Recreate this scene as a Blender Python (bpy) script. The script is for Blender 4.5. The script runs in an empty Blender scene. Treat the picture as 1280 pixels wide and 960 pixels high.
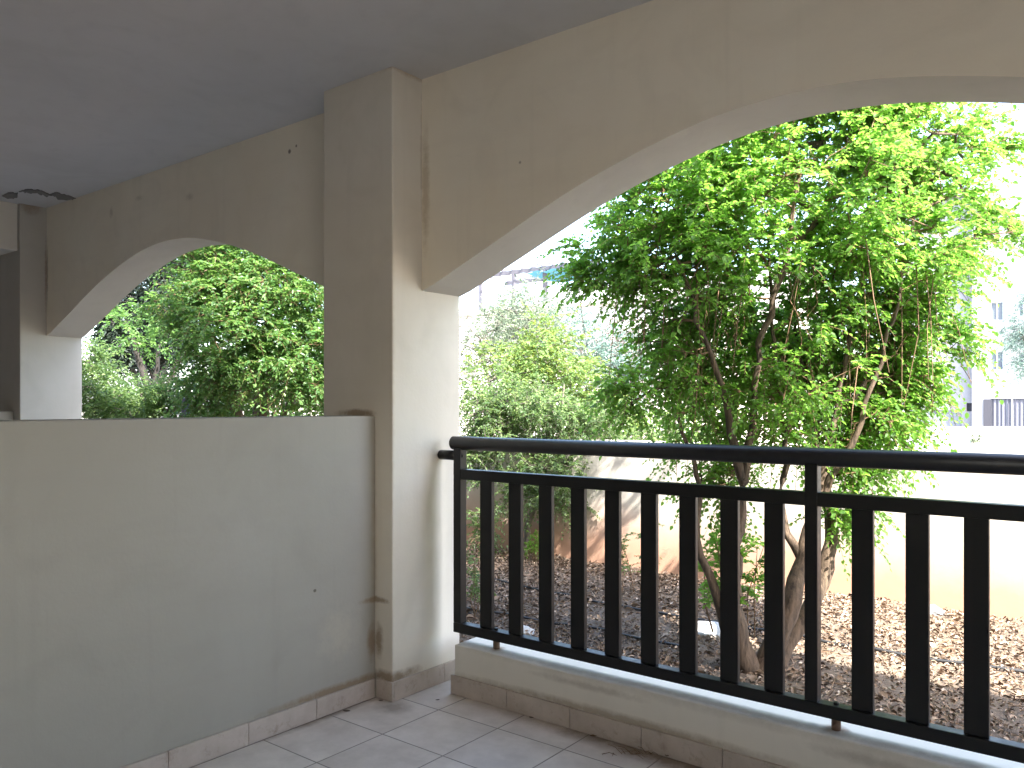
import bpy, bmesh, math, random
import numpy as np
from mathutils import Vector, Matrix, noise as mnoise

R = math.radians
scene = bpy.context.scene
COL = scene.collection
rng = np.random.default_rng(11)
random.seed(5)

# ------------------------------------------------------------------ camera
YAW = R(37.96); CS, SN = math.cos(YAW), math.sin(YAW)
F = 1014.0; HZ = 506.0; CH = 1.2

def at(px, py, d):
    """point seen at photo pixel (px,py) at depth d: used to place real things"""
    r = (px - 640) / F * d
    return Vector((r * CS - d * SN, r * SN + d * CS, CH - (py - HZ) / F * d))

cam_d = bpy.data.cameras.new("camera")
cam = bpy.data.objects.new("camera", cam_d); COL.objects.link(cam)
cam.location = (0, 0, CH); cam.rotation_euler = (R(90), 0, YAW)
cam_d.sensor_width = 36; cam_d.lens = F / 1280 * 36; cam_d.shift_y = (HZ - 480) / 1280
cam_d.clip_start = 0.05; cam_d.clip_end = 3000
scene.camera = cam

# ------------------------------------------------------------------ object helpers
def link(name, me, mat=None, parent=None):
    o = bpy.data.objects.new(name, me); COL.objects.link(o)
    if mat is not None:
        for m in (mat if isinstance(mat, (list, tuple)) else [mat]): me.materials.append(m)
    if parent is not None: o.parent = parent
    return o

def tag(o, label, cat, group=None):
    o["label"] = label; o["category"] = cat
    if group: o["group"] = group
    return o

def thing(name, label, cat, loc=(0, 0, 0), rz=0.0, group=None):
    o = bpy.data.objects.new(name, None); COL.objects.link(o)
    o.location = loc; o.rotation_euler = (0, 0, rz); o.empty_display_size = .1
    return tag(o, label, cat, group)

def struct(name, bm, mat, parent=None):
    o = obj(name, bm, mat, parent)
    if parent is None: o["kind"] = "structure"
    return o

def obj(name, bm, mat, parent=None, smooth=False):
    me = bpy.data.meshes.new(name); bm.to_mesh(me); bm.free()
    if smooth:
        me.polygons.foreach_set("use_smooth", [True] * len(me.polygons))
    return link(name, me, mat, parent)

def arr_mesh(name, V, Fc, mat, parent=None, tint=None, smooth=False):
    """numpy verts (n,3), faces (m,k)"""
    me = bpy.data.meshes.new(name)
    V = np.asarray(V, np.float32); Fc = np.asarray(Fc, np.int32)
    m, k = Fc.shape
    me.vertices.add(len(V)); me.vertices.foreach_set("co", V.ravel())
    me.loops.add(m * k); me.loops.foreach_set("vertex_index", Fc.ravel())
    me.polygons.add(m); me.polygons.foreach_set("loop_start", np.arange(0, m * k, k, dtype=np.int32))
    if tint is not None:
        a = me.attributes.new("tint", 'FLOAT', 'FACE'); a.data.foreach_set("value", np.asarray(tint, np.float32))
    if smooth: me.polygons.foreach_set("use_smooth", np.ones(m, dtype=bool))
    me.update(calc_edges=True)
    return link(name, me, mat, parent)

def box(bm, x0, x1, y0, y1, z0, z1, bev=0.0, seg=2):
    r = bmesh.ops.create_cube(bm, size=1)
    for v in r["verts"]:
        v.co = Vector(((x0 + x1) / 2 + v.co.x * (x1 - x0), (y0 + y1) / 2 + v.co.y * (y1 - y0), (z0 + z1) / 2 + v.co.z * (z1 - z0)))
    if bev > 0:
        es = list({e for v in r["verts"] for e in v.link_edges})
        bmesh.ops.bevel(bm, geom=es, offset=bev, segments=seg, profile=.6, affect='EDGES')
    return bm

def bx(*a, **k):
    return box(bmesh.new(), *a, **k)

def tube_arrays(paths, sides=5):
    """paths: list of (pts (n,3), radii (n,)) -> V, F quads"""
    Vs, Fs = [], []; off = 0
    ang = np.linspace(0, 2 * np.pi, sides, endpoint=False)
    ca, sa = np.cos(ang), np.sin(ang)
    for P, rad in paths:
        P = np.asarray(P, float); n = len(P)
        if n < 2: continue
        T = np.gradient(P, axis=0); T /= np.linalg.norm(T, axis=1, keepdims=True) + 1e-9
        ref = np.array([0, 0, 1.0]) if abs(T[0, 2]) < .9 else np.array([1.0, 0, 0])
        u = ref - T * (T @ ref)[:, None]; u /= np.linalg.norm(u, axis=1, keepdims=True) + 1e-9
        w = np.cross(T, u)
        ring = P[:, None, :] + np.asarray(rad)[:, None, None] * (u[:, None, :] * ca[None, :, None] + w[:, None, :] * sa[None, :, None])
        Vs.append(ring.reshape(-1, 3))
        i = np.arange(n - 1)[:, None] * sides; j = np.arange(sides)[None, :]; jn = (j + 1) % sides
        q = np.stack([i + j, i + jn, i + sides + jn, i + sides + j], -1).reshape(-1, 4) + off
        Fs.append(q); off += n * sides
    return np.concatenate(Vs), np.concatenate(Fs)

def tube_obj(name, paths, sides, mat, parent=None, smooth=True):
    V, Fc = tube_arrays(paths, sides)
    return arr_mesh(name, V, Fc, mat, parent, smooth=smooth)

# ------------------------------------------------------------------ materials
class NT:
    def __init__(s, name):
        s.m = bpy.data.materials.new(name); s.m.use_nodes = True
        s.t = s.m.node_tree; s.b = s.t.nodes["Principled BSDF"]; s.out = s.t.nodes["Material Output"]
    def n(s, typ, **kw):
        nd = s.t.nodes.new(typ)
        for k, v in kw.items():
            if k.startswith("i_"):
                key = k[2:]; key = int(key) if key.isdigit() else key.replace("_", " ")
                s.set(nd.inputs[key], v)
            else: setattr(nd, k, v)
        return nd
    def set(s, sock, v):
        if isinstance(v, bpy.types.NodeSocket): s.t.links.new(v, sock)
        else: sock.default_value = v
    def pos(s): return s.n("ShaderNodeNewGeometry").outputs["Position"]
    def noise(s, vec, scale, detail=4, rough=.55):
        nd = s.n("ShaderNodeTexNoise"); s.set(nd.inputs["Vector"], vec)
        nd.inputs["Scale"].default_value = scale; nd.inputs["Detail"].default_value = detail; nd.inputs["Roughness"].default_value = rough
        return nd.outputs["Fac"]
    def ramp(s, fac, *stops):
        nd = s.n("ShaderNodeValToRGB"); s.set(nd.inputs[0], fac)
        el = nd.color_ramp.elements
        while len(el) < len(stops): el.new(.5)
        for e, (p, c) in zip(el, stops):
            e.position = p; e.color = (c, c, c, 1) if isinstance(c, (int, float)) else (*c, 1)
        return nd.outputs[0]
    def mix(s, fac, a, b, mode='MIX'):
        nd = s.n("ShaderNodeMix", data_type='RGBA', blend_type=mode)
        s.set(nd.inputs[0], fac)
        for i, v in ((6, a), (7, b)):
            s.set(nd.inputs[i], (*v, 1) if isinstance(v, tuple) and len(v) == 3 else v)
        return nd.outputs[2]
    def math(s, op, a, b=0.0, c=None, clamp=False):
        nd = s.n("ShaderNodeMath", operation=op, use_clamp=clamp)
        s.set(nd.inputs[0], a); s.set(nd.inputs[1], b)
        if c is not None: s.set(nd.inputs[2], c)
        return nd.outputs[0]
    def sep(s, vec):
        nd = s.n("ShaderNodeSeparateXYZ"); s.set(nd.inputs[0], vec); return nd.outputs
    def bump(s, h, strength, dist):
        nd = s.n("ShaderNodeBump"); nd.inputs["Strength"].default_value = strength; nd.inputs["Distance"].default_value = dist
        s.set(nd.inputs["Height"], h); s.t.links.new(nd.outputs[0], s.b.inputs["Normal"])
    def col(s, c): s.set(s.b.inputs["Base Color"], (*c, 1) if isinstance(c, tuple) and len(c) == 3 else c)
    def val(s, k, v): s.set(s.b.inputs[k], v)
    def blob(s, P, c, r):
        """soft mask: 1 at the middle of a stain at point c (radii r) to 0 at its rim"""
        d = s.n("ShaderNodeVectorMath", operation='SUBTRACT'); s.set(d.inputs[0], P); d.inputs[1].default_value = c
        e = s.n("ShaderNodeVectorMath", operation='DIVIDE'); s.set(e.inputs[0], d.outputs[0]); e.inputs[1].default_value = r
        l = s.n("ShaderNodeVectorMath", operation='LENGTH'); s.set(l.inputs[0], e.outputs[0])
        return s.math('SUBTRACT', 1.0, l.outputs["Value"], clamp=True)

def plaster(name, base, warm, stains=(), rough=.85, speck=.5):
    k = NT(name); P = k.pos()
    big = k.noise(P, 1.6, 5, .6)
    c = k.mix(k.ramp(big, (.35, 0.0), (.7, 1.0)), base, warm)
    smear = k.n("ShaderNodeMapping"); k.set(smear.inputs[0], P); smear.inputs["Scale"].default_value = (1.2, 1.2, 9)
    sm = k.ramp(k.noise(smear.outputs[0], 1.5, 5, .6), (.5, 0.0), (.8, .14))
    c = k.mix(sm, c, tuple(v * .72 for v in base))
    sw = k.n("ShaderNodeMapping"); k.set(sw.inputs[0], P); sw.inputs["Scale"].default_value = (1, 1, 1); sw.inputs["Rotation"].default_value = (.5, .7, .4)
    wt = k.n("ShaderNodeTexNoise"); k.set(wt.inputs["Vector"], sw.outputs[0]); wt.inputs["Scale"].default_value = 3.5; wt.inputs["Detail"].default_value = 6; wt.inputs["Distortion"].default_value = 1.5
    c = k.mix(k.ramp(wt.outputs["Fac"], (.5, 0.0), (.72, .22)), c, tuple(v * .8 for v in warm))
    run = k.n("ShaderNodeMapping"); k.set(run.inputs[0], P); run.inputs["Scale"].default_value = (9, 9, .5)
    c = k.mix(k.ramp(k.noise(run.outputs[0], 2.0, 4, .6), (.56, 0.0), (.8, .16)), c, tuple(v * .7 for v in warm))
    # sparse small specks
    vo = k.n("ShaderNodeTexVoronoi"); k.set(vo.inputs["Vector"], P); vo.inputs["Scale"].default_value = 5.0
    vd = k.ramp(vo.outputs["Distance"], (.02, 1.0), (.045, 0.0))
    gate = k.ramp(k.noise(P, 1.1, 2), (.58, 0.0), (.62, speck))
    c = k.mix(k.math('MULTIPLY', vd, gate), c, (.13, .1, .07))
    nz = k.noise(P, 26, 5, .7); nz2 = k.noise(P, 70, 3, .6)
    for (cen, rad, colr, st, lo, hi) in stains:
        m = k.blob(P, cen, rad)
        mm = k.math('MULTIPLY', m, k.math('ADD', .35, k.math('MULTIPLY', nz, 1.3)))
        mm = k.ramp(mm, (lo, 0.0), (hi, st))
        c = k.mix(mm, c, colr)
    k.col(c); k.val("Roughness", rough); k.val("Specular IOR Level", .25)
    h = k.math('ADD', k.math('MULTIPLY', k.noise(P, 9, 3), .6), k.math('MULTIPLY', nz2, .25))
    k.bump(h, .35, .006)
    return k.m

CREAM = (.74, .70, .61); CREAMW = (.70, .65, .55)
DIRT = (.22, .15, .09)
M = {}
M["pillar"] = plaster("plaster_pillar", (.68, .63, .545), (.62, .565, .475), speck=.7, stains=[
    ((-2.5, 2.29, .40), (.17, .10, .028), DIRT, .8, .42, .75),
    ((-2.48, 2.29, .23), (.05, .10, .14), DIRT, .75, .35, .8),
    ((-2.5, 2.28, .62), (.02, .05, .6), (.34, .27, .19), .3, .35, .9),
    ((-2.42, 2.30, .09), (.35, .3, .05), DIRT, .8, .35, .8),
    ((-2.40, 2.29, 1.36), (.035, .035, 1.2), (.45, .37, .27), .35, .45, .9),
    ((-2.40, 2.46, 2.25), (.02, .03, .55), (.36, .28, .18), .4, .5, .8),
    ((-2.62, 2.29, 1.165), (.2, .06, .03), DIRT, .75, .3, .7),
    ((-6.03, 2.46, 2.1), (.03, .03, .55), (.2, .13, .08), .6, .45, .9),
    ((-6.03, 2.36, 2.56), (.12, .12, .1), (.3, .2, .12), .7, .3, .8),
    ((-2.42, 2.40, 2.57), (.3, .25, .035), (.35, .25, .16), .6, .4, .8)])
M["pillar_far_dim"] = plaster("plaster_pillar_dimmed", (.47, .44, .39), (.42, .385, .33), speck=.8, stains=[  # darker copy of the pillar plaster, standing in for dimmer light there
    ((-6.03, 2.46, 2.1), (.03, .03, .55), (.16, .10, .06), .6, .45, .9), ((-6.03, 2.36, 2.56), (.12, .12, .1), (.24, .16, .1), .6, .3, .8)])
M["beam"] = plaster("plaster_beam", (.80, .735, .615), (.76, .68, .55), speck=.9, stains=[
    ((-5.1, 2.46, 2.40), (.06, .1, .09), (.3, .22, .15), .35, .5, .9), ((-4.75, 2.46, 2.44), (.12, .1, .04), (.3, .24, .17), .3, .5, .9),
    ((-4.2, 2.46, 2.36), (.09, .1, .06), (.3, .24, .17), .3, .5, .9), ((-3.3, 2.46, 2.44), (.02, .1, .02), (.1, .07, .05), .8, .3, .6),
    ((-6.02, 2.46, 2.1), (.03, .06, .5), (.2, .13, .08), .6, .45, .9),
    ((-2.38, 2.46, 2.1), (.05, .06, .5), (.4, .3, .18), .5, .4, .8)])
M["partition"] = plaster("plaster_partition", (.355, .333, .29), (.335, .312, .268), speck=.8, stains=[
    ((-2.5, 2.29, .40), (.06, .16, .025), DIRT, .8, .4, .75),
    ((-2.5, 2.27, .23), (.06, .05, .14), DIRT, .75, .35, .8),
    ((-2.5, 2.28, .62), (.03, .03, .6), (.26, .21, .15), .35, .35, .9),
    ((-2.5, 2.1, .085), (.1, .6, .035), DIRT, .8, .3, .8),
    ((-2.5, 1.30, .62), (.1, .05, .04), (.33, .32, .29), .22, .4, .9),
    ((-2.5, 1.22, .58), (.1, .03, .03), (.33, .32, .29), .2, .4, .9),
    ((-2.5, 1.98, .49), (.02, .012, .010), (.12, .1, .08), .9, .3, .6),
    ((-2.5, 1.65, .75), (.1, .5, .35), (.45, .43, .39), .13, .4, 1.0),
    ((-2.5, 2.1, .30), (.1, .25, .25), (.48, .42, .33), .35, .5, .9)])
M["ceiling"] = plaster("plaster_ceiling", (.63, .612, .605), (.595, .575, .565), speck=.2)
M["kerb"] = plaster("plaster_kerb", (.68, .64, .56), (.66, .62, .54), speck=.9, stains=[
    ((-1.5, 2.51, .085), (1.2, .06, .035), DIRT, .6, .3, .8),
    ((-.75, 2.57, .2), (.07, .07, .05), (.16, .09, .05), .9, .3, .7),
    ((-2.08, 2.57, .2), (.05, .06, .04), (.3, .2, .12), .8, .3, .7),
    ((-1.1, 2.545, .2), (2.2, .06, .05), (.33, .29, .25), .75, .2, .8), ((-1.6, 2.51, .17), (.5, .02, .03), (.3, .25, .2), .5, .4, .85), ((-.6, 2.51, .16), (.4, .02, .04), (.3, .25, .2), .5, .4, .85)])
M["inner"] = plaster("plaster_inner", (.84, .80, .73), (.82, .775, .70), speck=0)
M["unseen_left"] = plaster("plaster_unseen_dark", (.22, .19, .16), (.2, .17, .14), speck=0)  # dark colour chosen to dim the left bay
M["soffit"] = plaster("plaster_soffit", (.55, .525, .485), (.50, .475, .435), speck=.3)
M["apt"] = plaster("plaster_apartment", (.27, .268, .28), (.235, .233, .245), speck=0)
M["facade"] = plaster("plaster_unseen_upper", (.50, .485, .46), (.45, .435, .41), speck=0)
M["peel"] = plaster("bare_plaster", (.17, .155, .145), (.26, .235, .215), speck=0)

def tile_mat(name, base, dark, ox, oy, size, grout=.0023):
    k = NT(name); P = k.pos(); x, y, z = k.sep(P)
    u = k.math('DIVIDE', k.math('SUBTRACT', x, ox), size); v = k.math('DIVIDE', k.math('SUBTRACT', y, oy), size)
    fu = k.math('ABSOLUTE', k.math('SUBTRACT', k.math('FRACT', u), .5)); fv = k.math('ABSOLUTE', k.math('SUBTRACT', k.math('FRACT', v), .5))
    e = k.math('MAXIMUM', fu, fv)
    wob = k.math('MULTIPLY', k.math('SUBTRACT', k.noise(P, 60, 3), .5), .004)
    g = k.ramp(k.math('ADD', e, wob), (.5 - grout / size * 1.5, 0.0), (.5 - grout / size * .7, 1.0))
    cell = k.n("ShaderNodeCombineXYZ"); k.set(cell.inputs[0], k.math('FLOOR', u)); k.set(cell.inputs[1], k.math('FLOOR', v))
    wn = k.n("ShaderNodeTexWhiteNoise"); k.set(wn.inputs["Vector"], cell.outputs[0])
    shift = k.n("ShaderNodeVectorMath", operation='MULTIPLY_ADD'); k.set(shift.inputs[0], wn.outputs["Color"]); shift.inputs[1].default_value = (7, 7, 7); k.set(shift.inputs[2], P)
    marb = k.noise(shift.outputs[0], 7, 7, .65)
    c = k.mix(k.ramp(marb, (.35, 0.0), (.68, 1.0)), dark, base)
    c = k.mix(k.math('MULTIPLY', wn.outputs["Value"], .16), c, tuple(v * .8 for v in base))
    dust = k.ramp(k.noise(P, 2.2, 5, .65), (.5, 0.0), (.8, .35))
    c = k.mix(dust, c, (.33, .27, .22))
    # dirt gathered in the angle between floor and kerb, and floor and partition
    dn = k.noise(P, 16, 5, .7)
    for (cen, rad, st) in (((-1.2, 2.5, 0), (1.2, .13, .1), .8), ((-2.5, 2.0, 0), (.07, .5, .1), .8), ((-.9, 2.47, 0), (.7, .16, .1), .9), ((-2.35, 2.25, 0), (.13, .11, .1), .6)):
        mm = k.math('MULTIPLY', k.blob(P, cen, rad), k.math('ADD', .3, k.math('MULTIPLY', dn, 1.4)))
        c = k.mix(k.ramp(mm, (.25, 0.0), (.8, st)), c, (.17, .12, .08))
    c = k.mix(g, c, (.20, .165, .14))
    k.col(c)
    k.val("Roughness", k.ramp(marb, (.3, .38), (.7, .55))); k.val("Specular IOR Level", .4)
    k.bump(k.math('SUBTRACT', k.math('MULTIPLY', marb, .1), g), .5, .002)
    return k.m
M["tile"] = tile_mat("floor_tile", (.72, .65, .59), (.54, .475, .42), -2.19, 2.04, .298)

k = NT("skirting_tile"); P = k.pos(); mb = k.noise(P, 9, 6, .65)
c = k.mix(k.ramp(mb, (.35, 0.0), (.7, 1.0)), (.40, .335, .28), (.50, .43, .37))
c = k.mix(k.ramp(k.noise(P, 22, 4, .7), (.55, 0.0), (.75, .7)), c, (.24, .18, .13))
k.col(c); k.val("Roughness", .5); k.bump(mb, .2, .002); M["skirting"] = k.m

k = NT("black_metal"); P = k.pos()
w = k.noise(P, 35, 5, .7)
k.col(k.mix(k.ramp(w, (.58, 0.0), (.75, .5)), (.0055, .005, .005), (.018, .015, .013)))
k.val("Roughness", k.ramp(w, (.3, .30), (.7, .5))); k.val("Specular IOR Level", .4); k.bump(k.noise(P, 120, 2), .15, .001); M["metal"] = k.m
k = NT("handrail_wrap"); P = k.pos()
w = k.noise(P, 18, 5, .7)
k.col(k.mix(k.ramp(w, (.5, 0.0), (.75, .6)), (.009, .009, .011), (.03, .028, .028)))
k.val("Roughness", .42); k.val("Specular IOR Level", .5); k.bump(k.noise(P, 50, 3), .15, .001); M["handrail"] = k.m
k = NT("rusty_steel"); P = k.pos()
k.col(k.mix(k.noise(P, 60, 4), (.10, .06, .04), (.22, .15, .11))); k.val("Roughness", .7); k.val("Metallic", .3); M["rust"] = k.m

def leaf_mat(name, dark, mid, light, trans=.45, sat=(.30, .55, .05), rough=.45):
    k = NT(name)
    a = k.n("ShaderNodeAttribute", attribute_name="tint").outputs["Fac"]
    c = k.ramp(a, (0.0, dark), (.5, mid), (1.0, light))
    k.col(c); k.val("Roughness", rough); k.val("Specular IOR Level", .45)
    tr = k.n("ShaderNodeBsdfTranslucent")
    k.set(tr.inputs["Color"], k.mix(.6, c, sat))
    mx = k.n("ShaderNodeMixShader"); mx.inputs[0].default_value = trans
    k.t.links.new(k.b.outputs[0], mx.inputs[1]); k.t.links.new(tr.outputs[0], mx.inputs[2]); k.t.links.new(mx.outputs[0], k.out.inputs[0])
    return k.m
M["leaf"] = leaf_mat("leaf_fresh_green", (.045, .115, .02), (.09, .205, .032), (.15, .285, .055), .62, (.36, .68, .09))
M["leaf_left"] = leaf_mat("leaf_deep_green", (.035, .09, .026), (.075, .165, .05), (.16, .25, .08), .5, (.30, .52, .10), .36)
M["leaf_shrub"] = leaf_mat("leaf_small_dark", (.035, .075, .03), (.09, .155, .06), (.22, .31, .11), .48, (.32, .48, .12))
M["leaf_olive"] = leaf_mat("leaf_olive_grey", (.09, .12, .085), (.16, .20, .14), (.26, .29, .2), .3, (.3, .38, .2), .6)
M["leaf_yellow"] = leaf_mat("leaf_yellow_green", (.06, .13, .035), (.115, .205, .055), (.22, .31, .09), .4, (.4, .45, .08), .6)
M["leaf_blue"] = leaf_mat("leaf_blue_green", (.08, .14, .12), (.15, .22, .19), (.24, .31, .27), .3, (.25, .4, .3), .6)
M["leaf_brown"] = leaf_mat("leaf_dusty_brown", (.09, .06, .06), (.17, .12, .11), (.26, .2, .18), .3, (.3, .2, .15), .6)
M["leaf_conifer"] = leaf_mat("leaf_conifer", (.006, .014, .009), (.012, .026, .016), (.025, .045, .022), .15, (.05, .1, .03), .6)

k = NT("bark"); P = k.pos()
mp = k.n("ShaderNodeMapping"); k.set(mp.inputs[0], P); mp.inputs["Scale"].default_value = (1, 1, .16)
bn = k.noise(mp.outputs[0], 42, 6, .7)
c = k.mix(k.ramp(bn, (.36, 0.0), (.64, 1.0)), (.10, .07, .045), (.34, .26, .19))
c = k.mix(k.ramp(k.noise(P, 7, 4), (.5, 0.0), (.7, .5)), c, (.2, .12, .075))
k.col(c); k.val("Roughness", .9); k.bump(bn, .9, .012); M["bark"] = k.m
k = NT("bark_dark"); P = k.pos()
mp = k.n("ShaderNodeMapping"); k.set(mp.inputs[0], P); mp.inputs["Scale"].default_value = (1, 1, .16)
bn = k.noise(mp.outputs[0], 42, 6, .7)
c = k.mix(k.ramp(bn, (.36, 0.0), (.64, 1.0)), (.03, .02, .013), (.13, .09, .06))
c = k.mix(k.ramp(k.noise(P, 7, 4), (.5, 0.0), (.7, .5)), c, (.10, .06, .035))
k.col(c); k.val("Roughness", .9); k.bump(bn, .9, .012); M["bark_dark"] = k.m
k = NT("twig_bark"); P = k.pos()
k.col(k.mix(k.noise(P, 20, 3), (.10, .055, .03), (.24, .15, .085))); k.val("Roughness", .85); M["twig"] = k.m
k = NT("bark_grey"); P = k.pos()
k.col(k.mix(k.noise(P, 25, 4), (.07, .06, .05), (.19, .165, .14))); k.val("Roughness", .9); M["bark_grey"] = k.m

k = NT("bark_black"); P = k.pos()
k.col(k.mix(k.noise(P, 25, 4), (.012, .01, .009), (.04, .034, .03))); k.val("Roughness", .9); M["bark_black"] = k.m
k = NT("garden_soil"); P = k.pos()
n1 = k.noise(P, 45, 8, .75); n2 = k.noise(P, 2.0, 4)
c = k.mix(k.ramp(n1, (.35, 0.0), (.65, 1.0)), (.075, .055, .04), (.22, .165, .125))
c = k.mix(k.ramp(n2, (.45, 0.0), (.65, .4)), c, (.32, .24, .17))
k.col(c); k.val("Roughness", .95); k.bump(n1, 1.0, .02); M["soil"] = k.m
k = NT("dry_leaf"); 
a = k.n("ShaderNodeAttribute", attribute_name="tint").outputs["Fac"]
k.col(k.ramp(a, (0.0, (.055, .04, .03)), (.3, (.12, .08, .052)), (.55, (.20, .135, .09)), (.8, (.30, .22, .16)), (1.0, (.46, .38, .31)))); k.val("Roughness", .8); M["dry"] = k.m
k = NT("stone"); P = k.pos()
k.col(k.mix(k.noise(P, 14, 6, .7), (.34, .33, .33), (.62, .61, .6))); k.val("Roughness", .85); k.bump(k.noise(P, 25, 4), .5, .01); M["stone"] = k.m
k = NT("stone_dark"); P = k.pos()
k.col(k.mix(k.noise(P, 20, 6, .7), (.09, .10, .11), (.26, .26, .27))); k.val("Roughness", .85); M["stone_dark"] = k.m
k = NT("hose_plastic"); k.col((.018, .018, .02)); k.val("Roughness", .5); M["hose"] = k.m

k = NT("boundary_wall_paint"); P = k.pos(); x, y, z = k.sep(P)
nb = k.noise(P, 3.2, 6, .6); nf = k.noise(P, 18, 5, .7)
zz = k.math('ADD', z, k.math('MULTIPLY', k.math('SUBTRACT', nb, .5), .45))
st = k.ramp(k.math('ADD', zz, k.math('MULTIPLY', nf, .05)), (.02, 1.0), (.45, 0.0))
c = k.mix(k.ramp(nb, (.4, 0.0), (.7, 1.0)), (.46, .43, .385), (.40, .37, .325))
c = k.mix(k.math('MULTIPLY', st, .92), c, (.40, .225, .15))
k.col(c); k.val("Roughness", .9); k.bump(nf, .3, .005); M["bwall"] = k.m

k = NT("street_concrete"); P = k.pos()
k.col(k.mix(k.noise(P, .6, 6), (.21, .20, .19), (.29, .28, .265))); k.val("Roughness", .9); M["street"] = k.m
k = NT("window_glass"); k.col((.10, .115, .14)); k.val("Roughness", .1); M["glass"] = k.m
k = NT("window_frame"); k.col((.66, .68, .72)); k.val("Roughness", .5); M["frame"] = k.m
k = NT("curtain_grey"); P = k.pos()
wv = k.n("ShaderNodeTexWave"); k.set(wv.inputs["Vector"], P); wv.inputs["Scale"].default_value = 1.6; wv.inputs["Distortion"].default_value = 1.2
k.col(k.mix(wv.outputs["Fac"], (.09, .09, .115), (.14, .145, .17))); k.val("Roughness", .85); M["curtain"] = k.m
k = NT("door_shadow_paint"); k.col((.035, .035, .045)); k.val("Roughness", .7); M["darkdoor"] = k.m
k = NT("shutter_grey"); k.col((.17, .18, .21)); k.val("Roughness", .5); M["shutter"] = k.m
k = NT("pergola_wood"); P = k.pos(); k.col(k.mix(k.noise(P, 8, 4), (.05, .05, .065), (.09, .085, .10))); k.val("Roughness", .8); M["pergola"] = k.m
k = NT("awning_cloth"); k.col((.05, .20, .27)); k.val("Roughness", .9); M["awning"] = k.m
k = NT("rail_white"); k.col((.50, .50, .56)); k.val("Roughness", .5); M["railwhite"] = k.m
k = NT("hill_earth"); P = k.pos(); k.col(k.mix(k.noise(P, .8, 6), (.45, .40, .35), (.58, .52, .46))); k.val("Roughness", .95); M["hill"] = k.m

# ------------------------------------------------------------------ the balcony
XP, YP = -2.40, 2.29        # near corner of the pillar
YB0, YB1 = 2.46, 2.70       # arch wall
CZ = 2.57                   # ceiling
def wall_yz(x0, x1, y0, y1, z0, z1, hole):
    a, b_, c, d = hole; bm = bmesh.new()
    box(bm, x0, x1, y0, a, z0, z1); box(bm, x0, x1, b_, y1, z0, z1); box(bm, x0, x1, a, b_, z0, c); box(bm, x0, x1, a, b_, d, z1)
    return bm
struct("balcony_floor", bx(-10, 1.6, -1.6, 2.72, -.12, 0), M["tile"])
ceil = struct("ceiling", bx(-10.2, 9.0, -3.9, 2.70, CZ, 2.80), M["ceiling"])  # runs on past the side wall, added to keep sun out of its opening
struct("unseen_upper_block", bx(-10.2, 9.0, -4.0, 2.69, 2.803, 4.1), M["facade"])  # unseen mass above, sized to set the shade line on the garden
struct("unseen_dark_wall", bx(-10.2, -2.6, -1.8, -1.6, -.1, CZ - .002), M["unseen_left"])  # unseen wall of the left bay, made dark to cut bounced light
struct("house_wall", bx(-2.598, 1.8, -1.8, -1.6, -.1, CZ - .002), M["inner"])
struct("side_wall", wall_yz(1.6, 1.8, -1.598, 2.70, -.1, CZ - .002, (-1.55, .5, .75, 2.25)), M["inner"])   # opening added out of view to let fill light into the balcony
struct("end_wall", bx(-10.2, -10.0, -1.598, 2.70, -.1, CZ - .002), M["partition"])

# peeling paint under the ceiling, in the far corner
def flake(poly, z0, z1, tilt=0):
    bm = bmesh.new()
    a = [bm.verts.new((x, y, z0)) for x, y in poly]; b = [bm.verts.new((x, y, z1 + tilt * math.sin(i * 1.7))) for i, (x, y) in enumerate(poly)]
    n = len(poly)
    bm.faces.new(b[::-1]); bm.faces.new(a)
    for i in range(n): bm.faces.new((a[i], a[(i + 1) % n], b[(i + 1) % n], b[i]))
    return bm
def ceil_pts(pts):
    out = []; rr_ = random.Random(3); q_ = []
    for i in range(len(pts)):
        (xa, ya), (xb, yb) = pts[i], pts[(i + 1) % len(pts)]
        for s_ in range(5): q_.append((xa + (xb - xa) * s_ / 5 + rr_.uniform(-1, 1), ya + (yb - ya) * s_ / 5 + rr_.uniform(-.7, .7)))
    pts = q_
    for px, py in pts:
        d = (CZ - CH) * F / (HZ - py); p = at(px, py, d); out.append((p.x, p.y))
    return out
for poly in ([(3, 244), (12, 240), (22, 241), (21, 246), (10, 248)],
             [(24, 239), (34, 236), (47, 237), (60, 241), (66, 243.5), (58, 244.5), (46, 241), (33, 240)],
             [(64, 242), (70, 240), (80, 243), (95, 247), (84, 249.5), (72, 247.5)]):
    obj("peeling_paint", flake(ceil_pts(poly), CZ + .001, CZ - .006, .003), M["peel"], ceil)

def skirt_run(bm, p0, p1, nrm, length=.298, h=.078, t=.011):
    """row of skirting tiles with open joints, from p0 to p1, proud by t along nrm"""
    p0, p1, nrm = Vector(p0), Vector(p1), Vector(nrm)
    L = (p1 - p0).length; dr = (p1 - p0) / L; s = 0
    while s < L - .01:
        e = min(s + length, L)
        a = p0 + dr * (s + .0012); b = p0 + dr * (e - .0012); q = nrm * t
        xs = sorted((a.x, b.x, a.x + q.x, b.x + q.x)); ys = sorted((a.y, b.y, a.y + q.y, b.y + q.y))
        box(bm, xs[0], xs[-1], ys[0], ys[-1], .001, h + random.uniform(-.0015, .0015), .0012, 1)
        s = e

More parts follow.
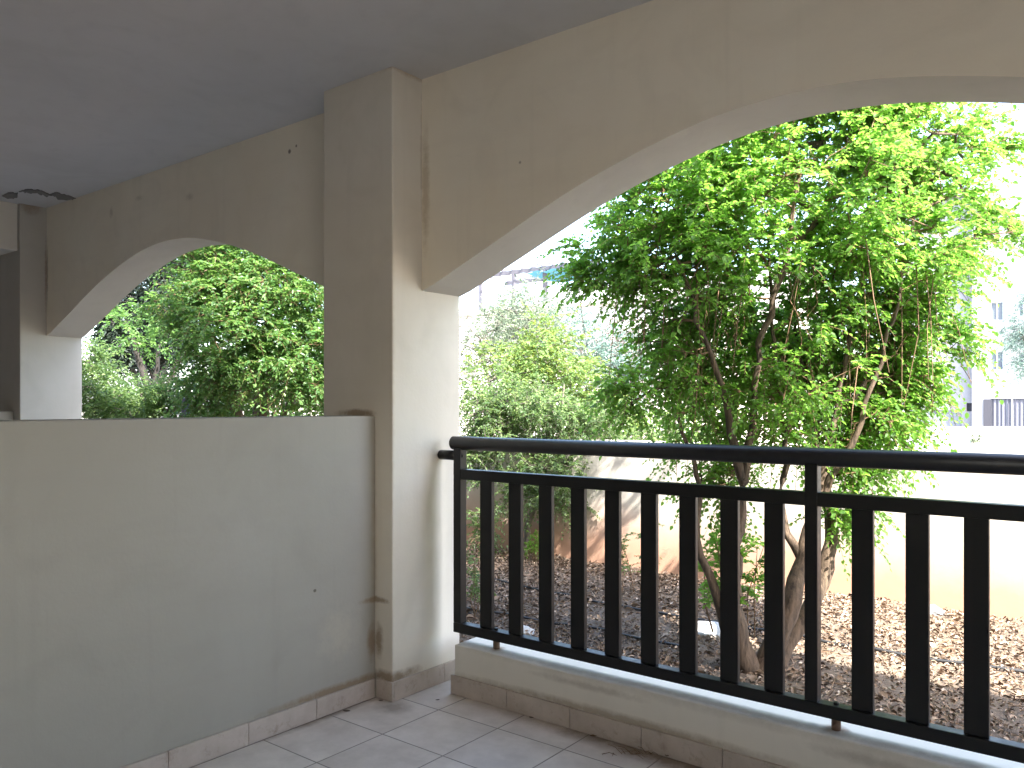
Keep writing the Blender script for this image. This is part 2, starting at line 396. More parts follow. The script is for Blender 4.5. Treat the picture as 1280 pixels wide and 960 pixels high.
def pillar(name, label, x0, x1, y0=YP, y1=YB1, skirt=True, mat="pillar"):
    t = thing(name, label, "pillar", ((x0 + x1) / 2, (y0 + y1) / 2, 0))
    off = Vector(t.location)
    bm = bx(x0, x1, y0, y1, -.1, CZ + .004, .008, 3); bm.transform(Matrix.Translation(-off))
    obj("shaft", bm, M[mat], t, smooth=False)
    if skirt:
        bm = bmesh.new()
        skirt_run(bm, (x1 - .098 + .011, y0, 0), (x1 + .011, y0, 0), (0, -1, 0))
        skirt_run(bm, (x1, y0, 0), (x1, y1, 0), (1, 0, 0))
        bm.transform(Matrix.Translation(-off)); obj("skirting", bm, M["skirting"], t)
    return t
pillar("pillar", "square cream pillar at the end of the low partition wall, beside the railing", -2.834, XP)
pillar("pillar", "far cream pillar at the left edge, seen over the partition wall", -6.46, -6.03, mat="pillar_far_dim")
pillar("pillar", "pillar that carries the right end of the wide arch", .70, 1.13, skirt=False)

# arch walls: symmetric profile measured as offset from the crown -> height
PROF = [(0, 2.146), (.12, 2.143), (.234, 2.131), (.34, 2.112), (.504, 2.073), (.67, 2.025), (.835, 1.968), (1.02, 1.893), (1.207, 1.814), (1.38, 1.742), (1.55, 1.672)]
def prof(u):
    xs = [p[0] for p in PROF]; zs = [p[1] for p in PROF]
    return float(np.interp(u, xs, zs))
def arch_beam(label, x0, x1):
    cx = (x0 + x1) / 2; hw = (x1 - x0) / 2
    pts = []
    N = 44
    for i in range(N + 1):
        x = x0 + (x1 - x0) * i / N
        u = abs(x - cx) / hw * 1.55
        z = (prof(max(0, u - .05)) + prof(u) + prof(min(1.55, u + .05))) / 3
        pts.append((x, z))
    bm = bmesh.new()
    for i in range(N):
        (xa, za), (xb, zb) = pts[i], pts[i + 1]
        if i == 0: fa = [bm.verts.new((xa, y, z)) for y, z in ((YB0, za), (YB1, za), (YB1, CZ + .004), (YB0, CZ + .004))]; first = fa
        fb = [bm.verts.new((xb, y, z)) for y, z in ((YB0, zb), (YB1, zb), (YB1, CZ + .004), (YB0, CZ + .004))]
        for j in range(4): bm.faces.new((fa[j], fa[(j + 1) % 4], fb[(j + 1) % 4], fb[j]))
        fa = fb
    bm.faces.new(first[::-1]); bm.faces.new(fa)
    bmesh.ops.recalc_face_normals(bm, faces=bm.faces)
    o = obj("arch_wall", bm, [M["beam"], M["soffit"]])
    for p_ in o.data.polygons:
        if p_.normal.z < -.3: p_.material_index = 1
    return tag(o, label, "arch")
arch_beam("wide beige arch wall above the black railing", XP - .004, .704)
arch_beam("smaller beige arch wall left of the pillar, above the partition", -6.034, -2.83)
arch_beam("arch wall of the bay beyond the far left pillar", -9.66, -6.456)

# partitions between the balconies
def partition(label, x1, skirt):
    t = thing("partition_wall", label, "low wall", (x1 - .09, .4, 0)); off = Vector(t.location)
    bm = bx(x1 - .18, x1, -1.598, YP, -.1, 1.155, .006, 2); bm.transform(Matrix.Translation(-off)); obj("wall_body", bm, M["partition"], t)
    if skirt:
        bm = bmesh.new(); skirt_run(bm, (x1, YP - .011, 0), (x1, -1.59, 0), (1, 0, 0)); bm.transform(Matrix.Translation(-off)); obj("skirting", bm, M["skirting"], t)
partition("low off-white partition wall filling the lower left, with tiled skirting", -2.50, True)
partition("far low partition wall whose end just shows at the left edge", -6.13, False)
b = obj("ceiling_beam", bx(-6.42, -6.06, -1.598, YP - .002, 2.25, CZ + .003, .006, 2), M["pillar"])
tag(b, "ceiling beam running inward from the far left pillar", "beam")

# kerb wall under the railing
t = thing("kerb_wall", "low cream kerb wall with tiled skirting under the black railing", "low wall", (-.8, 2.6, 0)); off = Vector(t.location)
bm = bx(-2.262, .698, 2.51, 2.75, -.3, .205, .008, 3)
bmesh.ops.subdivide_edges(bm, edges=[e for e in bm.edges if abs(e.verts[0].co.x - e.verts[1].co.x) > 1], cuts=60)
for v in bm.verts:
    if v.co.z > .15:
        nz = mnoise.noise(Vector((v.co.x * 3, v.co.y * 3, 2))) * .0035 + mnoise.noise(Vector((v.co.x * 14, v.co.y * 9, 7))) * .002
        v.co.z += nz; v.co.y += nz * .7
bm.transform(Matrix.Translation(-off)); obj("wall_body", bm, M["kerb"], t)
bm = bmesh.new(); skirt_run(bm, (-2.275, 2.51, 0), (.695, 2.51, 0), (0, -1, 0)); bm.transform(Matrix.Translation(-off)); obj("skirting", bm, M["skirting"], t)
struct("drain_apron", bx(-2.9, -2.262, 2.722, 3.0, -.25, -.02), M["street"])

# ------------------------------------------------------------------ railing
RY = 2.572
rail = thing("metal_railing", "black metal railing of flat bars with round handrail under the wide arch", "railing", (-.8, RY, .205)); off = Vector(rail.location)
def rpart(name, bm, mat="metal", smooth=False, parent=None):
    bm.transform(Matrix.Translation(-off)); return obj(name, bm, M[mat], parent or rail, smooth)
X0, X1 = -2.306, .64
def cyl(p0, p1, r, seg=20):
    bm = bmesh.new(); p0, p1 = Vector(p0), Vector(p1); v = p1 - p0
    bmesh.ops.create_cone(bm, cap_ends=True, segments=seg, radius1=r, radius2=r, depth=v.length)
    es = [e for e in bm.edges if len({round((vv.co.z), 5) for vv in e.verts}) == 1]
    bmesh.ops.bevel(bm, geom=es, offset=r * .18, segments=2, affect='EDGES')
    bm.transform(Matrix.Translation((p0 + p1) / 2) @ v.to_track_quat('Z', 'Y').to_matrix().to_4x4()); return bm
h = rpart("handrail", cyl((X0 - .022, RY, 1.038), (X1 + .02, RY, 1.038), .0285, 28), "handrail", True)
rpart("top_rail", bx(X0 + .04, X1 - .04, RY - .019, RY + .019, .886, .929, .003))
rpart("bottom_rail", bx(X0, X1, RY - .021, RY + .021, .240, .281, .003))
for xp in (X0 + .02, -.8165, X1 - .02):
    rpart("post", bx(xp - .02, xp + .02, RY - .02, RY + .02, .2812, 1.018, .003))
# the baluster bars: one mesh shared by all copies
bm = bx(-.031, .031, -.010, .010, .2812, .8858, .0025)
bm.transform(Matrix.Translation((0, RY - off.y, -off.z)))
xs = [-2.136 + .1498 * i for i in range(9)] + [-.668 + .1498 * i for i in range(9)]
b0 = obj("baluster", bm, M["metal"], rail); b0.location.x = xs[0] - off.x
for x in xs[1:]:
    c = b0.copy(); COL.objects.link(c); c.parent = rail; c.location.x = x - off.x
for xf in (-2.087, -.746, .5):
    rpart("foot", cyl((xf, RY, .2), (xf, RY, .2398), .014, 14), "rust", True)
    rpart("bolt", cyl((xf, RY - .002, .2812), (xf, RY - .002, .290), .0085, 8), "metal")
rpart("wall_bracket", cyl((XP + .001, RY, .985), (X0 + .001, RY, .985), .021, 14), "metal", True)
bm = cyl((X0 + .0402, RY - .006, .985), (X0 + .045, RY - .006, .985), .007, 8); rpart("bolt", bm)

# ------------------------------------------------------------------ ground, street, wall
GZ = -.15
def gh(x, y):
    return GZ + .035 * mnoise.noise(Vector((x * .9, y * .9, 0))) + .018 * mnoise.noise(Vector((x * 4, y * 4, 3))) + .03 * math.exp(-((x + 1.53) ** 2 + (y - 4.0) ** 2) / .3)
nx, ny = 220, 60
gx = np.linspace(-16, 6, nx); gy = np.linspace(2.72, 5.99, ny)
V = [(x, y, gh(x, y)) for y in gy for x in gx]
I = np.arange(nx * ny).reshape(ny, nx)
Fc = np.stack([I[:-1, :-1], I[:-1, 1:], I[1:, 1:], I[1:, :-1]], -1).reshape(-1, 4)
g = arr_mesh("garden_soil", V, Fc, M["soil"], smooth=True); g["kind"] = "structure"
bm = bmesh.new(); vs = [bm.verts.new(p) for p in ((-900, -700, -.6), (900, -700, -.6), (900, 1200, -.6), (-900, 1200, -.6))]; bm.faces.new(vs)
struct("street", bm, M["street"])
WY = 5.97
bm = bx(-16, 6, WY, WY + .18, -.62, .895, .012, 2)
tag(obj("boundary_wall", bm, M["bwall"]), "white garden wall with orange soil stains along its foot", "garden wall")

# leaf litter: countless dry leaves and chips on the soil
def flat_bits(n, xr, yr, lmin, lmax, zoff=.004, tilt=.45, seed=3, hgt=gh, dens=None):
    r = np.random.default_rng(seed)
    x = r.uniform(*xr, n); y = r.uniform(*yr, n)
    if dens is not None:
        kp = r.random(n) < dens(x, y); x, y = x[kp], y[kp]; n = len(x)
    z = np.array([hgt(a, b_) for a, b_ in zip(x, y)]) + zoff + r.random(n) * .014
    P = np.stack([x, y, z], 1)
    a = r.uniform(0, 2 * np.pi, n)
    D = np.stack([np.cos(a), np.sin(a), r.normal(0, tilt, n)], 1); D /= np.linalg.norm(D, axis=1, keepdims=True)
    Nn = np.stack([r.normal(0, tilt, n), r.normal(0, tilt, n), np.ones(n)], 1)
    L = r.uniform(lmin, lmax, n); W = L * r.uniform(.35, .75, n)
    return P, D, Nn, L, W, r

def leaf_geo(P, D, Nn, L, W, fold=.22, droop=.12):
    n = len(P)
    S = np.cross(D, Nn); S /= np.linalg.norm(S, axis=1, keepdims=True) + 1e-9
    Nn = np.cross(S, D)
    L = L[:, None]; W = W[:, None]
    b = P; tip = P + D * L - Nn * L * droop
    up = Nn * W * fold
    l1 = P + D * L * .3 + S * W * .5 + up; l2 = P + D * L * .68 + S * W * .42 + up * .7
    r1 = P + D * L * .3 - S * W * .5 + up; r2 = P + D * L * .68 - S * W * .42 + up * .7
    V = np.stack([b, l1, l2, tip, r2, r1], 1).reshape(-1, 3)
    i = np.arange(n) * 6
    Fc = np.stack([np.stack([i, i + 3, i + 2, i + 1], 1), np.stack([i, i + 5, i + 4, i + 3], 1)], 1).reshape(-1, 4)
    return V, Fc

def drift(x, y):
    return np.array([min(1, max(.45, .85 + .9 * mnoise.noise(Vector((a * 1.3, b_ * 1.3, 4))) + .5 * mnoise.noise(Vector((a * 4, b_ * 4, 1))))) for a, b_ in zip(x, y)])
P, D, Nn, L, W, r = flat_bits(62000, (-6.0, .7), (2.78, 5.95), .009, .034, seed=4, dens=drift)
big = r.random(len(P)) < .04; L[big] *= 1.9; W[big] *= 1.7
V, Fc = leaf_geo(P, D, Nn, L, W, .3, .25)
tn = np.clip(r.beta(1.6, 1.5, len(P)), 0, 1)
o = arr_mesh("leaf_litter", V, Fc, M["dry"], tint=np.repeat(tn, 2)); o["kind"] = "stuff"
o["label"] = "dry brown leaves and chips covering the garden bed"; o["category"] = "leaf litter"
# fine sticks in the litter
r = np.random.default_rng(8); paths = []
for i in range(420):
    x, y = r.uniform(-6, .8), r.uniform(2.85, 5.9); a = r.uniform(0, 6.28); l = r.uniform(.05, .22)
    z = gh(x, y) + .012
    pts = [(x, y, z), (x + math.cos(a) * l * .5 + r.normal(0, .006), y + math.sin(a) * l * .5, z + r.uniform(.004, .02)), (x + math.cos(a) * l, y + math.sin(a) * l, z + .004)]
    paths.append((pts, [.0025, .002, .0012]))
o = tube_obj("fallen_sticks", paths, 4, M["twig"]); o["kind"] = "stuff"; o["label"] = "thin fallen sticks among the leaf litter"; o["category"] = "sticks"

def rock_bm(c, rad, seed, sub=3):
    bm = bmesh.new(); bmesh.ops.create_icosphere(bm, subdivisions=sub, radius=1)
    for v in bm.verts:
        k_ = 1 + .35 * mnoise.noise(v.co * 1.3 + Vector((seed, 0, 0))) + .12 * mnoise.noise(v.co * 4 + Vector((0, seed, 0)))
        v.co = Vector((v.co.x * rad[0], v.co.y * rad[1], v.co.z * rad[2])) * k_
    bm.transform(Matrix.Translation(c)); return bm
def gpt(px, py, z=GZ):
    return at(px, py, (CH - z) * F / (py - HZ))
def rock(px, py, rad, seed, mat, label):
    c = gpt(px, py); o = obj("rock", rock_bm(Vector((0, 0, 0)), rad, seed), M[mat], smooth=True)
    o.location = (c.x, c.y, gh(c.x, c.y) + rad[2] * .3); return tag(o, label, "rock")
rock(893, 792, (.17, .12, .045), 1.0, "stone", "pale flat stone on the soil just left of the tree trunk")
rock(1166, 768, (.06, .05, .045), 4.0, "stone_dark", "small dark grey rock at the foot of the sunlit wall")
rock(652, 790, (.09, .07, .03), 7.0, "stone", "small pale stone in the leaf litter by the left end of the railing")
# grey pebbles by the kerb on the right
r = np.random.default_rng(21); bm = bmesh.new()
for i in range(420):
    x = r.uniform(-1.5, .6); y = 2.8 + abs(r.normal(0, .32)); s = r.uniform(.009, .024)
    if y > 3.9: continue
    q = rock_bm(Vector((x, y, gh(x, y) + s * .4)), (s * r.uniform(.9, 1.6), s * r.uniform(.8, 1.3), s * .6), i * 1.7, 1)
    me_ = bpy.data.meshes.new("tmp"); q.to_mesh(me_); q.free(); bm.from_mesh(me_); bpy.data.meshes.remove(me_)
o = obj("pebbles", bm, M["stone_dark"], smooth=True); o["kind"] = "stuff"; o["label"] = "grey pebbles scattered on the bed beside the kerb"; o["category"] = "pebbles"

# irrigation hose
def path_ground(pts, z=.014, step=14):
    out = []
    for i in range(len(pts) - 1):
        a, b_ = Vector(pts[i]), Vector(pts[i + 1])
        for s in range(step):
            p = a.lerp(b_, s / step); w = .03 * mnoise.noise(Vector((p.x * 1.4, 0, 5))) + .01 * mnoise.noise(Vector((p.x * 6, 0, 5)))
            y = p.y + w; out.append((p.x, y, gh(p.x, y) + z + .012 * max(0, mnoise.noise(Vector((p.x * 2.3, 9, 0))))))
    return out
pp = path_ground([(-6.5, 4.9), (-4.2, 4.78), (-2.5, 4.68), (-1.44, 4.68), (-.48, 4.78), (.9, 4.85)])
tag(tube_obj("irrigation_hose", [(pp, [.0095] * len(pp))], 8, M["hose"]), "black irrigation hose lying along the garden bed behind the tree", "hose")
pp = path_ground([(-5.6, 3.75), (-4.4, 3.95), (-3.4, 4.0), (-2.6, 4.15), (-1.95, 4.05)])
tag(tube_obj("irrigation_hose", [(pp, [.008] * len(pp))], 8, M["hose"]), "thin black drip hose lying from the left of the bed to the tree trunk", "hose")

# ------------------------------------------------------------------ trees
def rand_dirs(r, n):
    v = r.normal(size=(n, 3)); return v / np.linalg.norm(v, axis=1, keepdims=True)

def blob_points(r, blobs):
    out = []
    for (c, rad, n) in blobs:
        v = rand_dirs(r, n) * (r.random((n, 1)) ** .45)
        out.append(np.asarray(c)[None, :] + v * (np.asarray(rad) if hasattr(rad, "__len__") else rad))
    return np.concatenate(out)

def grow(r, stems, A, r_tip=.0018, power=.44, jit=.05, sag=.10):
    """stems: list of (pts, radii). A: attractors. Returns branch tubes and end nodes with directions"""
    pos = []; par = []; rad0 = []
    for pts, rr in stems:
        prev = -1
        # densify the stem with a little wander
        for i in range(len(pts) - 1):
            a, b_ = np.asarray(pts[i], float), np.asarray(pts[i + 1], float)
            m = max(2, int(np.linalg.norm(b_ - a) / .07))
            for s in range(m):
                t = s / m
                pos.append(a + (b_ - a) * t + r.normal(0, .007, 3) * (i + s > 0)); par.append(prev); rad0.append(rr[i] + (rr[i + 1] - rr[i]) * t); prev = len(pos) - 1
        pos.append(np.asarray(pts[-1], float)); par.append(prev); rad0.append(rr[-1])
    nstem = len(pos)
    cap = nstem + len(A) * 6 + 10
    PA = np.zeros((cap, 3)); PA[:nstem] = np.array(pos); n = nstem
    par = par + [0] * (cap - nstem)
    ok_z = PA[:nstem, 2].min() + .3
    dist0 = np.array([np.min(np.linalg.norm(PA[:nstem] - a, axis=1)) for a in A])
    ends = []
    for idx in np.argsort(dist0):
        a = A[idx]
        dd = PA[:n] - a
        dist = np.linalg.norm(dd, axis=1) + .55 * np.maximum(0, dd[:, 2] + .02) + 2.0 * (PA[:n, 2] < ok_z)
        j = int(np.argmin(dist)); p = PA[j]; l = np.linalg.norm(a - p)
        m = int(np.clip(l / .09, 1, 5)); prev = j
        bow = r.normal(0, jit, 3) * l
        bow[2] += sag * l
        for s in range(1, m + 1):
            t = s / m
            PA[n] = p + (a - p) * t + bow * math.sin(math.pi * t) + (r.normal(0, .008, 3) if s < m else 0)
            par[n] = prev; prev = n; n += 1
        ends.append(prev)
    # pipe model radii
    cnt = np.zeros(n); isend = np.zeros(n, bool); isend[ends] = True
    for i in range(n - 1, -1, -1):
        if cnt[i] == 0 or isend[i]: cnt[i] += 1
        if par[i] >= 0: cnt[par[i]] += cnt[i]
    rad = r_tip * cnt ** power
    rad[:nstem] = np.maximum(rad[:nstem] * .6, np.array(rad0))
    kids = [[] for _ in range(n)]
    for i in range(n):
        if par[i] >= 0: kids[par[i]].append(i)
    paths_thick, paths_thin = [], []
    roots = [i for i in range(n) if par[i] < 0]
    stack = [(rt, None) for rt in roots]
    while stack:
        i, frm = stack.pop()
        ch = [] if frm is None else [frm]
        while True:
            ch.append(i)
            ks = kids[i]
            if not ks: break
            main = max(ks, key=lambda q: (q < nstem, cnt[q]))
            for q in ks:
                if q != main: stack.append((q, i))
            i = main
        rr = rad[ch].copy()
        if frm is not None: rr[0] = min(rr[0], rr[1] * 1.15)
        for q in range(1, len(rr)): rr[q] = min(rr[q], rr[q - 1])
        (paths_thick if rr.max() > .011 else paths_thin).append((PA[ch], rr))
    E = np.array([PA[e] for e in ends]); Dr = np.array([PA[e] - PA[par[e]] for e in ends])
    Dr /= np.linalg.norm(Dr, axis=1, keepdims=True) + 1e-9
    return paths_thick, paths_thin, E, Dr

def twigs_leaves(r, E, Dr, per, tl, nl, ll, droop, up=.15, outw=None, wl=.55, spread=.8, tintf=None, pair=True, flat=.75):
    """twigs at every branch end, leaves along every twig"""
    O = np.repeat(E, per, 0); n = len(O)
    d = np.repeat(Dr, per, 0) * .6 + rand_dirs(r, n) * spread + np.array([0, 0, up])
    if outw is not None:
        q = O - np.asarray(outw); q /= np.linalg.norm(q, axis=1, keepdims=True) + 1e-6; d += q * .45
    d /= np.linalg.norm(d, axis=1, keepdims=True)
    ln = r.uniform(tl[0], tl[1], n)
    t = np.linspace(.14, 1, nl)[None, :, None]
    P = O[:, None, :] + d[:, None, :] * ln[:, None, None] * t
    P[:, :, 2] -= droop * ln[:, None] * (t[:, :, 0] ** 2)
    Tn = d[:, None, :] * np.ones((1, nl, 1)); Tn = Tn.copy(); Tn[:, :, 2] -= 2 * droop * t[:, :, 0]
    Tn /= np.linalg.norm(Tn, axis=2, keepdims=True)
    S = np.cross(Tn, np.array([0, 0, 1.0])); S /= np.linalg.norm(S, axis=2, keepdims=True) + 1e-6
    sgn = np.where(np.arange(nl) % 2 == 0, 1.0, -1.0)[None, :, None] * np.where(r.random((n, 1, 1)) < .5, 1, -1)
    LD = Tn * .55 + S * sgn * .9 + r.normal(0, .33, P.shape); LD[:, -1] = Tn[:, -1] + r.normal(0, .2, (n, 3))
    LD[:, :, 2] -= .12
    LD /= np.linalg.norm(LD, axis=2, keepdims=True)
    Nn = r.normal(0, 1 - flat + .2, P.shape); Nn[:, :, 2] += flat
    L = r.uniform(ll[0], ll[1], (n, nl)); W = L * wl * r.uniform(.8, 1.15, (n, nl))
    tb = np.repeat(np.clip(r.normal(.45, .22, (n, 1)), 0, 1), nl, 1) + r.normal(0, .13, (n, nl))
    if tintf is not None: tb += tintf(P)
    kp = (r.random((n, nl)) < .93)
    V, Fc = leaf_geo(P[kp], LD[kp], Nn[kp], L[kp], W[kp])
    tp = []
    for i in range(n):
        tp.append((np.stack([O[i], P[i, nl // 2], P[i, -1]]), [.0016, .0012, .0007]))
    return V, Fc, np.repeat(np.clip(tb[kp], 0, 1), 2), tp

def tree(name, label, cat, seed, stems, blobs, per, tl, nl, ll, droop, leaf, bark="bark", twigm="twig", wl=.55, up=.15, spread=.8, outw=None,
         tintf=None, group=None, jit=.05, power=.44, r_tip=.0018, flat=.75, sag=.10, twig_tubes=True, extra=None):
    r = np.random.default_rng(seed)
    base = np.asarray(stems[0][0][0], float)
    t = thing(name, label, cat, tuple(base), group=group)
    A = blob_points(r, blobs)
    thick, thin, E, Dr = grow(r, stems, A, jit=jit, power=power, r_tip=r_tip, sag=sag)
    V, Fc, tn, tp = twigs_leaves(r, E, Dr, per, tl, nl, ll, droop, up, outw, wl, spread, tintf, flat=flat)
    if extra:
        sel = np.nonzero((E[:, 2] > 1.35) & (E[:, 2] < 2.0))[0]
        for i in r.choice(sel, extra):
            l = r.uniform(.2, .7); q = E[i] + np.array([r.normal(0, .06), r.normal(0, .06), -l]); m = (E[i] + q) / 2 + r.normal(0, .03, 3)
            thin.append((np.stack([E[i], m, q]), [.0028, .0022, .001]))
    if bark == twigm: thick = thick + thin; thin = []
    v, f = tube_arrays(thick, 9 if bark != twigm else 5); arr_mesh("trunk", v - base, f, M[bark], t, smooth=True)
    allthin = thin
    if allthin: v, f = tube_arrays(allthin, 4); arr_mesh("branches", v - base, f, M[twigm], t, smooth=True)
    c = arr_mesh("crown", V - base, Fc, M[leaf], t, tint=tn)
    if twig_tubes:
        v, f = tube_arrays(tp, 3); arr_mesh("twigs", v - base, f, M[twigm], c)
    print(name, "leaves", len(Fc) // 2, "attractors", len(A))
    return t

def B(px, py, d, rad, n, sq=(1, 1, 1)):
    p = at(px, py, d); return (np.array(p), np.array(sq) * rad, n)
def S(pts, radii):
    return ([tuple(at(*p)) for p in pts], radii)

# the big multi-stemmed tree in front of the railing
b = gpt(948, 842, GZ + .02); bd = b.x * -SN + b.y * CS
stems = [
    S([(940, 842, bd), (925, 800, bd), (915, 740, bd), (922, 660, bd), (930, 600, bd), (905, 500, bd - .05), (880, 420, bd - .1), (850, 330, bd - .1)], [.066, .055, .045, .036, .028, .016, .011, .006]),
    S([(952, 842, bd), (972, 800, bd), (990, 750, bd), (1003, 700, bd + .05), (1022, 630, bd + .1), (1040, 540, bd + .1), (1060, 430, bd + .1), (1085, 320, bd + .1)], [.066, .056, .047, .04, .030, .017, .011, .006]),
    S([(962, 842, bd + .03), (992, 792, bd + .1), (1030, 730, bd + .15), (1038, 660, bd + .2), (1030, 590, bd + .25), (1010, 480, bd + .3), (990, 380, bd + .3)], [.05, .043, .04, .033, .025, .014, .008]),
    S([(934, 842, bd + .02), (905, 780, bd + .05), (888, 720, bd + .05), (868, 672, bd + .05), (876, 610, bd + .1), (862, 560, bd + .1), (830, 480, bd + .1)], [.04, .028, .022, .018, .014, .010, .006]),
    S([(1003, 700, bd + .05), (985, 668, bd + .1), (975, 620, bd + .1), (985, 540, bd + .1), (968, 430, bd + .05), (960, 300, bd)], [.026, .020, .017, .013, .010, .006]),
    S([(930, 600, bd), (942, 520, bd), (950, 430, bd - .1), (985, 320, bd - .15), (1000, 200, bd - .1)], [.022, .018, .014, .010, .006]),
    S([(1022, 630, bd + .1), (1065, 560, bd), (1095, 470, bd - .05), (1120, 380, bd - .1), (1140, 290, bd - .1)], [.020, .015, .011, .008, .005]),
]
blobs = [B(1000, 140, 4.2, .62, 150, (1, .9, .8)), B(1110, 150, 4.1, .36, 85), B(890, 215, 4.05, .42, 85), B(1135, 240, 4.1, .28, 50), B(825, 275, 4.05, .32, 56),
         B(775, 320, 4.1, .20, 26), B(1000, 265, 3.9, .55, 100, (1, .9, .65)), B(1090, 320, 4.05, .42, 76, (1, 1, .7)), B(880, 340, 3.95, .40, 66, (1, 1, .7)), B(1130, 385, 4.15, .22, 40),
         B(1110, 465, 4.2, .22, 40), B(845, 460, 3.95, .14, 12), B(785, 485, 3.85, .10, 10), B(1085, 530, 4.2, .22, 44), B(905, 535, 4.5, .26, 26), B(970, 480, 4.65, .45, 54, (1.2, .6, .9)), B(1050, 460, 4.5, .36, 40),
         B(940, 415, 4.45, .40, 60), B(985, 400, 4.2, .35, 40), B(880, 440, 4.35, .3, 24), B(1000, 515, 4.5, .3, 30), B(1050, 400, 4.35, .36, 40), B(870, 410, 4.3, .3, 26), B(930, 500, 4.1, .3, 18), B(1020, 450, 3.9, .3, 14),
         B(1030, 70, 4.3, .65, 60), B(900, 60, 4.3, .5, 40), B(1010, -20, 4.4, .6, 50), B(890, 600, 4.35, .13, 12), B(1205, 195, 4.15, .09, 7), B(1222, 275, 4.15, .10, 8), B(1248, 180, 4.2, .06, 4), B(1250, 285, 4.15, .06, 4), B(1190, 430, 4.15, .07, 6), B(740, 335, 4.1, .08, 5), B(1215, 160, 4.2, .06, 3),
         B(1185, 330, 4.1, .07, 6), B(1060, 565, 4.15, .14, 12), B(1050, 650, 4.2, .09, 7), B(1065, 635, 4.25, .08, 6)]
ctr = np.array(at(985, 420, 4.15))
def tint_main(P):
    return .10 * np.clip((P[:, :, 2] - 1.8), -1, 1)
tree("garden_tree", "large multi-stemmed tree with bright green leaves standing right behind the railing", "tree", 12, stems, blobs,
     7, (.10, .26), 15, (.018, .035), .45, "leaf", up=.12, spread=.85, outw=ctr, tintf=tint_main, extra=150, wl=.64, bark="bark_dark")

# suckers growing from the tree's foot: a separate low plant of fresh shoots
def shoots(name, label, cat, seed, spots, hgt, per, leaf, ll, nl=10):
    r = np.random.default_rng(seed); base = np.array(spots[0], float)
    t = thing(name, label, cat, tuple(base)); Es, Ds, paths = [], [], []
    for s in spots:
        for i in range(per):
            p0 = np.array(s) + np.append(r.normal(0, .03, 2), 0); l = hgt * r.uniform(.55, 1.1)
            p1 = p0 + np.array([r.normal(0, .16), r.normal(0, .16), 1.0]) * l; pm = (p0 + p1) / 2 + r.normal(0, .02, 3)
            paths.append((np.stack([p0, pm, p1]), [.004, .003, .0015]))
            for f in (.45, .6, .75, .9, 1.0):
                Es.append(p0 + (p1 - p0) * f); Ds.append((p1 - p0) / l)
    V, Fc, tn, tp = twigs_leaves(r, np.array(Es), np.array(Ds), 2, (.06, .15), nl, ll, .3, .1, spread=1.0, wl=.6)
    v, f = tube_arrays(paths + tp, 4); arr_mesh("stems", v - base, f, M["twig"], t, smooth=True)
    arr_mesh("foliage", V - base, Fc, M[leaf], t, tint=np.clip(tn + .25, 0, 1))
    return t
shoots("sucker_shoots", "fresh light green shoots at the foot of the tree, left of its trunk", "shoots", 5,
       [tuple(at(915, 800, bd + .25)), tuple(at(893, 790, bd + .32)), tuple(at(935, 795, bd + .3))], .55, 4, "leaf", (.02, .04))
shoots("seedling", "slim green seedling standing before the stained wall, between two railing bars", "plant", 6,
       [tuple(gpt(790, 742))], .62, 4, "leaf_shrub", (.016, .03))
shoots("seedling", "small yellowish green seedling at the wall foot below the dark shrub", "plant", 9,
       [tuple(gpt(668, 702))], .22, 5, "leaf", (.016, .03))
shoots("seedling", "small dark seedling in the leaf litter beside the pillar end of the railing", "plant", 10,
       [tuple(gpt(600, 770))], .36, 4, "leaf_shrub", (.014, .026))

# dark small-leaved shrub before the wall, between pillar and tree
sb = gpt(662, 692); sd = sb.x * -SN + sb.y * CS
stems = [S([(655, 692, sd), (662, 650, sd), (685, 590, sd), (700, 540, sd), (705, 480, sd)], [.035, .03, .026, .02, .01]),
         S([(668, 692, sd + .1), (690, 630, sd + .1), (740, 570, sd), (790, 545, sd)], [.028, .022, .016, .009]),
         S([(685, 590, sd), (640, 540, sd - .1), (605, 515, sd - .2), (585, 520, sd - .3)], [.022, .018, .014, .009])]
blobs = [B(660, 515, sd, .5, 105, (1, .8, .6)), B(730, 530, sd, .42, 80, (1, .8, .5)), B(620, 500, sd - .1, .32, 50), B(690, 585, sd - .15, .35, 70), B(780, 560, sd, .25, 36, (1, .8, .5)),
         B(650, 620, sd - .25, .2, 24), B(590, 570, sd - .1, .25, 30), B(720, 615, sd - .2, .2, 24), B(600, 660, sd - .4, .14, 10), B(755, 640, sd - .1, .1, 7), B(830, 540, sd + .1, .14, 10), B(610, 540, sd - .1, .3, 40)]
tree("garden_shrub", "bushy shrub with small dark grey-green leaves before the wall, between pillar and tree", "shrub", 23, stems, blobs,
     7, (.09, .22), 12, (.016, .033), .35, "leaf_shrub", "bark_grey", "bark_grey", wl=.6, spread=1.0, up=.05, tintf=lambda P: .28 * np.clip(P[:, :, 2] - 1.15, -.4, 1.2))

